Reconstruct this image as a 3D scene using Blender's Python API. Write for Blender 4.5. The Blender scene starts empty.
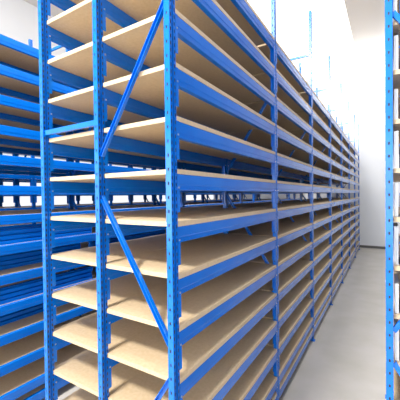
import bpy, bmesh, math, random
from mathutils import Vector, Matrix
random.seed(3)
sc = bpy.context.scene
C = sc.collection

# ------------------------------------------------------------------ sizes (metres)
EYE = 2.50            # camera height
P = 0.323              # shelf pitch
BAY = 1.960           # bay length
DEPTH = 0.636         # post line spacing
PW, PL = 0.041, 0.060 # post section
BEAM_H, BEAM_W = 0.100, 0.040
BT = 0.030            # board thickness
H_POST = 5.58
NTOP = 5
LEVELS = [EYE + 0.135 + n * P for n in range(NTOP, -8, -1)] + [0.20]   # beam tops
CEIL = 8.1
WX0, WX1, WY0, WY1 = -7.7, 4.2, -6.0, 14.41

# ------------------------------------------------------------------ materials
def lin(r, g, b):
    f = lambda c: (c / 255) / 12.92 if c / 255 <= 0.04045 else ((c / 255 + 0.055) / 1.055) ** 2.4
    return (f(r), f(g), f(b), 1)

def mat(name, col, rough=0.5, metal=0.0, spec=0.5, noise=None, coat=0.0):
    m = bpy.data.materials.new(name); m.use_nodes = True
    nt = m.node_tree; b = nt.nodes['Principled BSDF']
    b.inputs['Base Color'].default_value = lin(*col)
    b.inputs['Roughness'].default_value = rough
    b.inputs['Metallic'].default_value = metal
    b.inputs['Specular IOR Level'].default_value = spec
    b.inputs['Coat Weight'].default_value = coat
    b.inputs['Coat Roughness'].default_value = 0.2
    if noise:
        col2, scale, detail = noise
        tc = nt.nodes.new('ShaderNodeTexCoord')
        n = nt.nodes.new('ShaderNodeTexNoise'); n.inputs['Scale'].default_value = scale; n.inputs['Detail'].default_value = detail
        r = nt.nodes.new('ShaderNodeValToRGB')
        r.color_ramp.elements[0].position = 0.35; r.color_ramp.elements[1].position = 0.65
        r.color_ramp.elements[0].color = lin(*col); r.color_ramp.elements[1].color = lin(*col2)
        nt.links.new(tc.outputs['Object'], n.inputs['Vector'])
        nt.links.new(n.outputs['Fac'], r.inputs['Fac'])
        nt.links.new(r.outputs['Color'], b.inputs['Base Color'])
    return m

def emit(name, col, strength):
    m = bpy.data.materials.new(name); m.use_nodes = True
    nt = m.node_tree; nt.nodes.remove(nt.nodes['Principled BSDF'])
    e = nt.nodes.new('ShaderNodeEmission'); e.inputs['Color'].default_value = lin(*col); e.inputs['Strength'].default_value = strength
    nt.links.new(e.outputs['Emission'], nt.nodes['Material Output'].inputs['Surface'])
    return m

M_BLUE = mat('blue_paint', (0, 104, 205), 0.2, spec=0.42, noise=((0, 112, 211), 3.0, 2), coat=0.2)
M_BOARD = mat('chipboard', (207, 185, 152), 0.5, spec=0.35, noise=((199, 176, 142), 40.0, 6))
M_SLOT_SHADE = mat('slot_shade', (40, 44, 52), 0.6)
M_ZINC = mat('zinc', (205, 210, 215), 0.3, 0.9)
M_FLOOR = mat('concrete', (187, 181, 174), 0.38, spec=0.4, noise=((175, 170, 159), 1.6, 8))
M_WALL = mat('wall_paint', (223, 225, 228), 0.7, spec=0.2, noise=((218, 220, 223), 0.6, 3))
M_GREY = mat('grey_wall_paint', (176, 180, 187), 0.7, spec=0.2)
M_CEIL = mat('ceiling_paint', (224, 221, 216), 0.8, spec=0.2)
M_BASE = mat('baseboard_grey', (92, 90, 88), 0.5)
M_FRAME = mat('window_frame_grey', (200, 203, 206), 0.4)
M_CARD = mat('white_card', (240, 240, 238), 0.5)
M_KRAFT = mat('kraft_card', (201, 170, 122), 0.7, noise=((188, 156, 108), 20, 3))
M_TAPE = mat('packing_tape', (214, 196, 150), 0.25)
SKY = 3.2
M_SKY = emit('skylight_glow', (255, 252, 246), SKY)
M_LAMP = emit('lamp_glow', (255, 250, 240), 60.0)
M_FILL = emit('rear_fill_glow', (250, 252, 255), 7.5)  # glow of the added fill panels behind the camera
M_WIN = emit('daylight_glow', (246, 250, 255), 1.5)

# ------------------------------------------------------------------ mesh helpers
def box(bm, x0, x1, y0, y1, z0, z1, mi=0):
    v = [bm.verts.new(p) for p in ((x0,y0,z0),(x1,y0,z0),(x1,y1,z0),(x0,y1,z0),(x0,y0,z1),(x1,y0,z1),(x1,y1,z1),(x0,y1,z1))]
    for f in ((3,2,1,0),(4,5,6,7),(0,1,5,4),(1,2,6,5),(2,3,7,6),(3,0,4,7)):
        bm.faces.new([v[i] for i in f]).material_index = mi

def prism(bm, prof, axis_pts, mi=0):
    """extrude closed 2-D profile (list of Vector triples per end) between two rings"""
    a = [bm.verts.new(p) for p in axis_pts[0]]; b = [bm.verts.new(p) for p in axis_pts[1]]
    n = len(a)
    for i in range(n):
        bm.faces.new((a[i], a[(i+1) % n], b[(i+1) % n], b[i])).material_index = mi
    bm.faces.new(a[::-1]).material_index = mi; bm.faces.new(b).material_index = mi

def mesh(name, bm, mats, bevel=0.0):
    bmesh.ops.recalc_face_normals(bm, faces=bm.faces[:])
    if bevel:
        bmesh.ops.bevel(bm, geom=[e for e in bm.edges if len(e.link_faces) == 2 and e.calc_face_angle(0) > 0.8], offset=bevel, segments=2, affect='EDGES', profile=0.6)
    me = bpy.data.meshes.new(name); bm.to_mesh(me); bm.free()
    for m in (mats if isinstance(mats, (list, tuple)) else [mats]): me.materials.append(m)
    return me

def link(name, me, parent=None, loc=(0, 0, 0)):
    o = bpy.data.objects.new(name, me); C.objects.link(o); o.location = loc
    if parent: o.parent = parent
    return o

def struct(name, me, loc=(0, 0, 0), parent=None, label=None):
    o = link(name, me, parent, loc)
    if not parent: o['kind'] = 'structure'
    if label: o['label'] = label
    return o

def tag(o, label, cat, group=None):
    o['label'] = label; o['category'] = cat
    if group: o['group'] = group
    return o

def slab(x0, x1, y0, y1, z0, z1, m, name='slab', bevel=0):
    bm = bmesh.new(); box(bm, x0, x1, y0, y1, z0, z1); return mesh(name, bm, m, bevel)

# ------------------------------------------------------------------ rack parts
def post_mesh(h):
    """hollow perforated steel upright; x in [-PW/2, PW/2], y in [0, PL]"""
    bm = bmesh.new()
    def wall(o, u, L, cols, pitch, hole, off):
        # wall grid in (u, z); cols = list of slot column centres, hole=(w,h)
        us = [0, L]; spans = []
        for c in cols:
            us += [c - hole[0]/2, c + hole[0]/2]; spans.append((c - hole[0]/2, c + hole[0]/2))
        us = sorted(us); zs = [0, h]; z = off; zspans = []
        while z + hole[1] < h - 0.01:
            zs += [z, z + hole[1]]; zspans.append((z, z + hole[1])); z += pitch
        zs = sorted(zs)
        grid = [[bm.verts.new(Vector(o) + Vector(u) * a + Vector((0, 0, zz))) for a in us] for zz in zs]
        zset = {round(a, 5) for a, b in zspans}; uset = {round(a, 5) for a, b in spans}
        for j in range(len(zs) - 1):
            for i in range(len(us) - 1):
                if round(zs[j], 5) in zset and round(us[i], 5) in uset: continue
                bm.faces.new((grid[j][i], grid[j][i+1], grid[j+1][i+1], grid[j+1][i]))
    hx = PW / 2
    # end faces (towards -y and +y): one column; side faces: two columns of slots
    wall((-hx, 0, 0), (1, 0, 0), PW, [PW * 0.5], 0.084, (0.011, 0.019), 0.04)
    wall((hx, PL, 0), (-1, 0, 0), PW, [PW * 0.5], 0.084, (0.011, 0.019), 0.04)
    # side faces: two slotted flanges with a folded groove between them
    g0, g1, gd = PL * 0.40, PL * 0.64, 0.013
    for sx in (1, -1):
        X, XI = sx * hx, sx * (hx - gd)
        wall((X, 0, 0), (0, 1, 0), g0, [g0 * 0.52], 0.042, (0.011, 0.022), 0.03)
        wall((X, g1, 0), (0, 1, 0), PL - g1, [(PL - g1) * 0.48], 0.042, (0.011, 0.022), 0.03)
        wall((XI, g0, 0), (0, 1, 0), g1 - g0, [], 0.5, (0.01, 0.01), 0.03)
        for yy in (g0, g1):
            q = [bm.verts.new(p) for p in ((X, yy, 0), (XI, yy, 0), (XI, yy, h), (X, yy, h))]; bm.faces.new(q)
    # dark filler boxes standing in for the shade inside, seen through the slots
    for ya, yb in ((0.004, g0 - 0.003), (g1 + 0.003, PL - 0.004)):
        box(bm, -hx + 0.004, hx - 0.004, ya, yb, 0.002, h - 0.004, 1)
    t = [bm.verts.new(p) for p in ((-hx,0,h),(hx,0,h),(hx,PL,h),(-hx,PL,h))]; bm.faces.new(t)
    return mesh('post', bm, [M_BLUE, M_SLOT_SHADE])

def channel(p0, p1, w=0.03, d=0.026, t=0.004):
    """open U channel from p0 to p1 in the frame plane (y const), mouth towards -y"""
    bm = bmesh.new()
    a, b = Vector(p0), Vector(p1); ax = (b - a).normalized(); s = ax.cross(Vector((0, 1, 0))).normalized(); n = Vector((0, 1, 0))
    prof = [(-w/2, -d/2), (-w/2 + t, -d/2), (-w/2 + t, d/2 - t), (w/2 - t, d/2 - t), (w/2 - t, -d/2), (w/2, -d/2), (w/2, d/2), (-w/2, d/2)]
    prism(bm, prof, [[a + s * u + n * v for u, v in prof], [b + s * u + n * v for u, v in prof]])
    return mesh('brace', bm, M_BLUE)

XF, XM, XR = 0.0, -0.636, -1.302     # post centre lines, bay local (x=0 front line)
ME_POST = {H_POST: post_mesh(H_POST)}
bx = PW / 2 + 0.002
FY = PL / 2 - 0.004                      # frame plane
DIAGS = []                               # zigzag in the front half
# descending/ascending braces measured from the near end frame
segs = [(XM, 2.79, XF, 3.68), (XM, 2.50, XF, 1.59), (XF, 1.38, XM, 0.47), (XM, 0.27, -0.37*0+ -0.46, 0.03),
        (XF, 3.90, XM, 4.80)]
for xa, za, xb, zb in segs:
    dx = bx if xa == XM else -bx
    ex = -bx if xb == XF else (bx if xb == XM else 0)
    DIAGS.append(channel((xa + dx * (1 if xa == XM else 1), FY, za), (xb + ex, FY, zb)))

ME_FOOT = slab(-0.045, 0.045, -0.012, PL + 0.012, 0.0, 0.006, M_BLUE, 'foot_plate')
def hbrace(xa, xb): return slab(xa + PW/2, xb - PW/2, FY - 0.014, FY + 0.014, -0.02, 0.02, M_BLUE, 'horizontal_brace', 0.003)
ME_HR, ME_HF = hbrace(XR, XM), hbrace(XM, XF)


def beam_mesh():
    """beam between posts; local y from PL to BAY, top at z=0, centred on x=0"""
    bm = bmesh.new()
    w = BEAM_W / 2
    prof = [(-w, 0), (w - 0.004, 0), (w, -0.004), (w, -0.062), (w - 0.003, -0.068), (w - 0.003, -BEAM_H + 0.003), (w - 0.006, -BEAM_H), (-w, -BEAM_H)]
    y0, y1 = PL + 0.004, BAY - 0.004
    prism(bm, prof, [[(u, y0, v) for u, v in prof], [(u, y1, v) for u, v in prof]])
    # hook-in end plates, longer than the beam is high, with a zinc locking pin
    for ya, yb, s in ((PL + 0.0005, PL + 0.004, 1), (BAY - 0.004, BAY - 0.0005, -1)):
        box(bm, -w - 0.001, w + 0.001, ya, yb, -0.235, 0.0)
        yy = ya if s > 0 else yb
        box(bm, w - 0.004, w + 0.002, min(yy, yy + s*0.024), max(yy, yy + s*0.024), -0.235, 0.0)
        box(bm, -w - 0.002, -w + 0.004, min(yy, yy + s*0.024), max(yy, yy + s*0.024), -0.235, 0.0)
        yc = yy + s * 0.012
        box(bm, w + 0.002, w + 0.006, yc - 0.005, yc + 0.005, -0.088, -0.078, 1)
    return mesh('beam', bm, [M_BLUE, M_ZINC])
ME_BEAM = beam_mesh()

def beam_low_mesh():
    bm = bmesh.new(); w = BEAM_W / 2
    prof = [(-w, 0), (w - 0.004, 0), (w, -0.004), (w, -0.062), (w - 0.003, -0.068), (w - 0.003, -BEAM_H + 0.003), (w - 0.006, -BEAM_H), (-w, -BEAM_H)]
    prism(bm, prof, [[(u, PL + 0.001, v) for u, v in prof], [(u, BAY - 0.001, v) for u, v in prof]])
    return mesh('beam', bm, [M_BLUE, M_ZINC])
ME_BEAM_LOW = beam_low_mesh()

def board_mesh(x0, x1, front):
    """chipboard panel, notched round the four posts; bottom at z=0"""
    bm = bmesh.new()
    ya, yb = PL - 0.012, BAY + 0.012      # ends just clear of the braces in the frame plane
    na, nb = PL + 0.003, BAY - 0.003
    xi0, xi1 = XM + 0, XF
    a = x0; b = x1
    nx0 = a + PW / 2 + (0.004 if a < -DEPTH * 1.5 else 0.004) + (PW/2 if a < -DEPTH * 1.5 or False else 0)
    nx1 = b - PW / 2 - 0.004 - (PW/2 if front else 0)
    pts = [(nx0, ya), (nx1, ya), (nx1, na), (b, na), (b, nb), (nx1, nb), (nx1, yb), (nx0, yb), (nx0, nb), (a, nb), (a, na), (nx0, na)]
    lo = [bm.verts.new((x, y, 0)) for x, y in pts]; hi = [bm.verts.new((x, y, BT)) for x, y in pts]
    n = len(pts)
    for i in range(n): bm.faces.new((lo[i], lo[(i+1) % n], hi[(i+1) % n], hi[i]))
    bm.faces.new(lo[::-1]); bm.faces.new(hi)
    return mesh('shelf_board', bm, M_BOARD)
ME_BOARD_F = board_mesh(XM + 0.001, XF + BEAM_W/2, True)
ME_BOARD_R = board_mesh(XR - BEAM_W/2, XM - 0.001, False)
# the rows behind have their boards let in between the beams, flush with the beam tops
ME_BOARD_FI = slab(XM + BEAM_W/2 + 0.003, XF - BEAM_W/2 - 0.003, PL - 0.012, BAY + 0.012, -BT, 0, M_BOARD, 'shelf_board')
ME_BOARD_RI = slab(XR + BEAM_W/2 + 0.003, XM - BEAM_W/2 - 0.003, PL - 0.012, BAY + 0.012, -BT, 0, M_BOARD, 'shelf_board')

def make_frame(bay, y):
    f = bpy.data.objects.new('upright_frame', None); C.objects.link(f)
    f.parent = bay; f.location = (0, y, 0); f.empty_display_size = 0.1
    for x in (XF, XM, XR):
        link('post', ME_POST[H_POST], f, (x, 0, 0.006))
        link('foot_plate', ME_FOOT, f, (x, 0, 0))
    for me, z in ((ME_HR, 0.53), (ME_HR, 2.36), (ME_HF, 2.36)):
        link('horizontal_brace', me, f, (0, 0, EYE + z))
    for d in DIAGS:
        link('diagonal_brace', d, f)
    return f

def make_bay(x, y, label, group, mirror=False, last=False, levels=LEVELS, inset=False):
    e = bpy.data.objects.new('shelving_bay', None); C.objects.link(e)
    e.location = (x, y, 0); e.empty_display_size = 0.2
    if mirror: e.rotation_euler = (0, 0, math.pi)
    tag(e, label, 'shelving', group)
    if mirror:
        make_frame(e, BAY)
        if last: make_frame(e, 0)
    else:
        make_frame(e, 0)
        if last: make_frame(e, BAY)
    for z in levels:
        me = ME_BEAM if z > 0.3 else ME_BEAM_LOW
        for xx in (XF, XM, XR): link('beam', me, e, (xx, 0, z))
        link('shelf_board', ME_BOARD_FI if inset else ME_BOARD_F, e, (0, 0, z)); link('shelf_board', ME_BOARD_RI if inset else ME_BOARD_R, e, (0, 0, z))
    return e

ORD = ['nearest', 'second', 'third', 'fourth', 'fifth', 'sixth', 'seventh', 'eighth']
X_MAIN = -0.0395
NB = 7
main_txt = ['blue shelving bay nearest the camera, showing the diagonally braced end frame',
            'blue shelving bay second from the camera in the long middle row',
            'blue shelving bay third from the camera in the long middle row',
            'blue shelving bay fourth from the camera in the long middle row',
            'blue shelving bay fifth from the camera in the long middle row',
            'blue shelving bay sixth from the camera in the long middle row',
            'blue shelving bay at the far end of the long middle row, by the white wall']
for k in range(NB):
    make_bay(X_MAIN, k * BAY, main_txt[k], 'bays of the middle shelving row', last=(k == NB - 1))

X_B = X_MAIN - 2.41
Y_B = 1.45 - BAY
for k in range(NB):
    lab = ('blue shelving bay in the row across the left aisle, cut by the left picture edge' if k == 0 else
           f'blue shelving bay {ORD[k]} from the camera in the row across the left aisle')
    make_bay(X_B, Y_B + k * BAY, lab, 'bays of the row across the left aisle', last=(k == NB - 1), inset=True)

X_C = X_MAIN - 4.82
Y_C = 1.87 - BAY
for k in range(NB):
    lab = ('blue shelving bay nearest the camera in the rearmost row, glimpsed before the bright windows' if k == 0 else
           f'blue shelving bay {ORD[k]} from the camera in the rearmost row before the windows')
    make_bay(X_C, Y_C + k * BAY, lab, 'bays of the rearmost shelving row', last=(k == NB - 1), inset=True)

# right row, facing the aisle
X_D = 1.056 + PW / 2
Y_D = 0.90
make_bay(X_D, Y_D + BAY + PL, 'blue shelving bay right of the aisle, cut by the picture edge', None, mirror=True, last=True)

# spare beams lying in stacks on the shelves across the left aisle
bm = bmesh.new()
prof = [(-0.05, 0), (0.05, 0), (0.05, 0.036), (0.046, 0.040), (0.012, 0.040), (0.008, 0.044), (0.008, 0.052), (0.004, 0.055), (-0.046, 0.055), (-0.05, 0.051)]
prism(bm, prof, [[(u, -0.88, v) for u, v in prof], [(u, 0.88, v) for u, v in prof]])
for ya, yb in ((-0.884, -0.88), (0.88, 0.884)):
    box(bm, -0.05, 0.05, ya, yb, 0.0, 0.055)
ME_SPARE = mesh('spare_beam', bm, M_BLUE)
SPARE = [(2, 0.085, 'second'), (3, 0.33, 'third'), (4, 0.085, 'fourth'), (5, 0.33, 'fifth')]
for bay in range(2):
    for n, back, word in SPARE:
        for j in range(3):
            o = link('spare_beam', ME_SPARE, None, (X_B - back - random.uniform(0, 0.008), Y_B + bay * BAY + BAY / 2 + 0.03 + random.uniform(-0.012, 0.012), EYE + 0.135 - n * P + 0.0005 + j * 0.0555))
            tag(o, f'spare blue beam, {("bottom", "middle", "top")[j]} of a stack on a shelf of the {("nearest", "second")[bay]} bay across the left aisle, {word} shelf below eye level', 'beam', 'spare beams stacked across the left aisle')

# narrow white boxes and blue bins at the near end of the right row's shelves
def carton_mesh(w, d, h):
    bm = bmesh.new(); box(bm, 0, w, 0, d, 0, h); return mesh('carton', bm, M_CARD, 0.002)
def bin_mesh(w, d, h):
    bm = bmesh.new(); t = 0.004
    box(bm, 0, w, 0, d, 0, t); box(bm, 0, t, 0, d, t, h); box(bm, w - t, w, 0, d, t, h); box(bm, t, w - t, 0, t, t, h); box(bm, t, w - t, d - t, d, t, h)
    box(bm, -0.006, w + 0.006, -0.006, 0, h - 0.014, h)
    return mesh('bin', bm, M_BLUE)
ME_BIN = bin_mesh(0.20, 0.30, 0.16)
words = ['topmost', 'second from the top', 'third from the top', 'fourth from the top', 'fifth from the top', 'sixth from the top', 'seventh from the top', 'lowest']
for i, n in enumerate((3, 2, 1, 0, -1, -2, -3, -4)):
    z = EYE + 0.135 + n * P + BT + 0.0005
    h = (0.26, 0.24, 0.21, 0.25, 0.23, 0.26, 0.20, 0.25)[i]
    dx = (0.026, 0.028, 0.030, 0.027, 0.029, 0.026, 0.030, 0.028)[i]
    o = link('document_box', carton_mesh(0.022 + 0.004 * (i % 2), 0.30, h), None, (X_D + dx, Y_D + 0.072 + 0.01 * (i % 3), z))
    tag(o, f'narrow white document box at the end of the right-hand row, {words[i]}', 'box', 'white boxes on the right-hand row')
    o = link('storage_bin', ME_BIN, None, (X_D + dx + 0.036, Y_D + 0.075, z))
    tag(o, f'blue plastic storage bin beside a white box at the right edge, {words[i]}', 'bin', 'blue bins on the right-hand row')

# ------------------------------------------------------------------ setting
struct('floor', slab(WX0 - 0.2, WX1 + 0.2, WY0 - 0.2, WY1 + 0.2, -0.2, 0.0, M_FLOOR))
struct('wall_back', slab(WX0 - 0.2, WX1 + 0.2, WY1, WY1 + 0.2, 0, CEIL, M_WALL))
FZ0, FZ1 = 1.1, 4.1
bm = bmesh.new()
box(bm, WX0 - 0.2, WX1 + 0.2, WY0 - 0.2, WY0, 0, FZ0); box(bm, WX0 - 0.2, WX1 + 0.2, WY0 - 0.2, WY0, FZ1, CEIL)
struct('wall_front', mesh('wall_front', bm, M_WALL))
fl = (WX1 - WX0) / 4
for i in range(4):  # added glowing panels framed as windows, unseen fill light for the near shelves
    x0 = WX0 + i * fl
    bm = bmesh.new()
    for (a, b, c, d) in ((x0, x0 + fl, FZ0, FZ0 + 0.05), (x0, x0 + fl, FZ1 - 0.05, FZ1), (x0, x0 + 0.05, FZ0 + 0.05, FZ1 - 0.05), (x0 + fl - 0.05, x0 + fl, FZ0 + 0.05, FZ1 - 0.05)):
        box(bm, a, b, WY0 - 0.14, WY0 - 0.06, c, d)
    w = struct(f'window_{i+7}', mesh('window', bm, M_FRAME), label='added glowing fill panel, framed as a window behind the camera')
    link('pane', slab(x0 + 0.05, x0 + fl - 0.05, WY0 - 0.12, WY0 - 0.10, FZ0 + 0.05, FZ1 - 0.05, M_FILL), w)
struct('wall_right', slab(WX1, WX1 + 0.2, WY0, WY1, 0, CEIL, M_GREY))
WZ0, WZ1 = 1.55, 3.75
bm = bmesh.new()
box(bm, WX0 - 0.2, WX0, WY0, WY1, 0, WZ0); box(bm, WX0 - 0.2, WX0, WY0, WY1, WZ1, CEIL)
struct('wall_left', mesh('wall_left', bm, M_WALL))
nw = 5; wl = (WY1 - WY0) / nw
for i in range(nw):
    y0 = WY0 + i * wl
    bm = bmesh.new()
    for (a, b, c, d) in ((y0, y0 + wl, WZ0, WZ0 + 0.05), (y0, y0 + wl, WZ1 - 0.05, WZ1), (y0, y0 + 0.05, WZ0 + 0.05, WZ1 - 0.05), (y0 + wl - 0.05, y0 + wl, WZ0 + 0.05, WZ1 - 0.05)):
        box(bm, WX0 - 0.14, WX0 - 0.06, a, b, c, d)
    w = struct(f'window_{i+1}', mesh('window', bm, M_FRAME), label='long strip window bright with daylight behind the shelving rows')
    link('pane', slab(WX0 - 0.12, WX0 - 0.10, y0 + 0.05, y0 + wl - 0.05, WZ0 + 0.05, WZ1 - 0.05, M_WIN), w)
struct('baseboard_back', slab(WX0, WX1, WY1 - 0.015, WY1, 0.015, 0.125, M_BASE))
# ceiling with a long translucent skylight
SX0, SX1, SY0, SY1 = -2.7, 0.0, -5.4, WY1 - 0.02
bm = bmesh.new()
box(bm, WX0 - 0.2, SX0, WY0, WY1, CEIL, CEIL + 0.2); box(bm, SX1, WX1 + 0.2, WY0, WY1, CEIL, CEIL + 0.2)
box(bm, SX0, SX1, WY0, SY0, CEIL, CEIL + 0.2); box(bm, SX0, SX1, SY1, WY1, CEIL, CEIL + 0.2)
struct('ceiling', mesh('ceiling', bm, M_CEIL))
bm = bmesh.new()
for y in (SY0 + 0.03, SY1 - 0.03):
    box(bm, SX0, SX1, max(SY0, y - 0.03), min(SY1, y + 0.03), CEIL + 0.02, CEIL + 0.09)
sk = struct('window_6', mesh('skylight', bm, M_FRAME), label='long bright skylight in the ceiling above the middle row')
link('pane', slab(SX0, SX1, SY0, SY1, CEIL + 0.10, CEIL + 0.12, M_SKY), sk)

# ------------------------------------------------------------------ lamp behind the camera, added fill lights
def area(name, loc, target, sx, sy, power, col=(1, 0.97, 0.92)):
    l = bpy.data.lights.new(name, 'AREA'); l.shape = 'RECTANGLE'; l.size = sx; l.size_y = sy; l.energy = power; l.color = col
    o = bpy.data.objects.new(name, l); C.objects.link(o); o.location = loc
    o.rotation_euler = (Vector(target) - Vector(loc)).to_track_quat('-Z', 'Y').to_euler()
    return o
area('hall_lamp', (-0.9, -4.4, CEIL - 0.15), (-0.6, 0.5, 2.2), 1.2, 1.2, 1500)
for i, y in enumerate((-1.5, 2.0, 7.5, 12.0)):  # added fill lights under the skylight, making up for its weaker glow
    area('skylight_fill', (-1.3, y, CEIL - 0.05), (-1.3, y, 0), 2.2, 0.5, 190, (1, 0.99, 0.97))
area('ceiling_fill', (0.5, 13.2, 6.4), (0.5, 13.5, 9), 2.6, 0.3, 200, (1, 0.99, 0.97))  # added floating fill light, brightens the ceiling by the end wall
for i, y in enumerate((1.5, 6.0, 11.0)):  # added fill lights overhead to brighten the right aisle
    area('aisle_fill', (0.52, y, CEIL - 0.12), (0.52, y, 0), 0.3, 2.4, (210, 150, 110)[i], (0.97, 0.98, 1.0))

# ------------------------------------------------------------------ camera
yaw, pit, rol = -0.5562, -0.0141, -0.0118
fw = Vector((math.sin(yaw) * math.cos(pit), math.cos(yaw) * math.cos(pit), math.sin(pit)))
r = Vector((math.cos(yaw), -math.sin(yaw), 0)); u = r.cross(fw)
r2 = math.cos(rol) * r + math.sin(rol) * u; u2 = -math.sin(rol) * r + math.cos(rol) * u
cam = bpy.data.cameras.new('camera'); co = bpy.data.objects.new('camera', cam); C.objects.link(co)
m = Matrix((r2, u2, -fw)).transposed().to_4x4(); m.translation = (1.0707, -1.4334, EYE)
co.matrix_world = m
cam.sensor_width = 36; cam.lens = 302.8 / 400 * 36; cam.clip_start = 0.02; cam.clip_end = 100
sc.camera = co

w = bpy.data.worlds.new('world'); sc.world = w; w.use_nodes = True
w.node_tree.nodes['Background'].inputs[0].default_value = (0.8, 0.88, 1, 1)
w.node_tree.nodes['Background'].inputs[1].default_value = 0.3
vs = sc.view_settings
vs.view_transform = 'Standard'; vs.look = 'None'; vs.gamma = 1; vs.use_curve_mapping = False
vs.exposure = -0.45
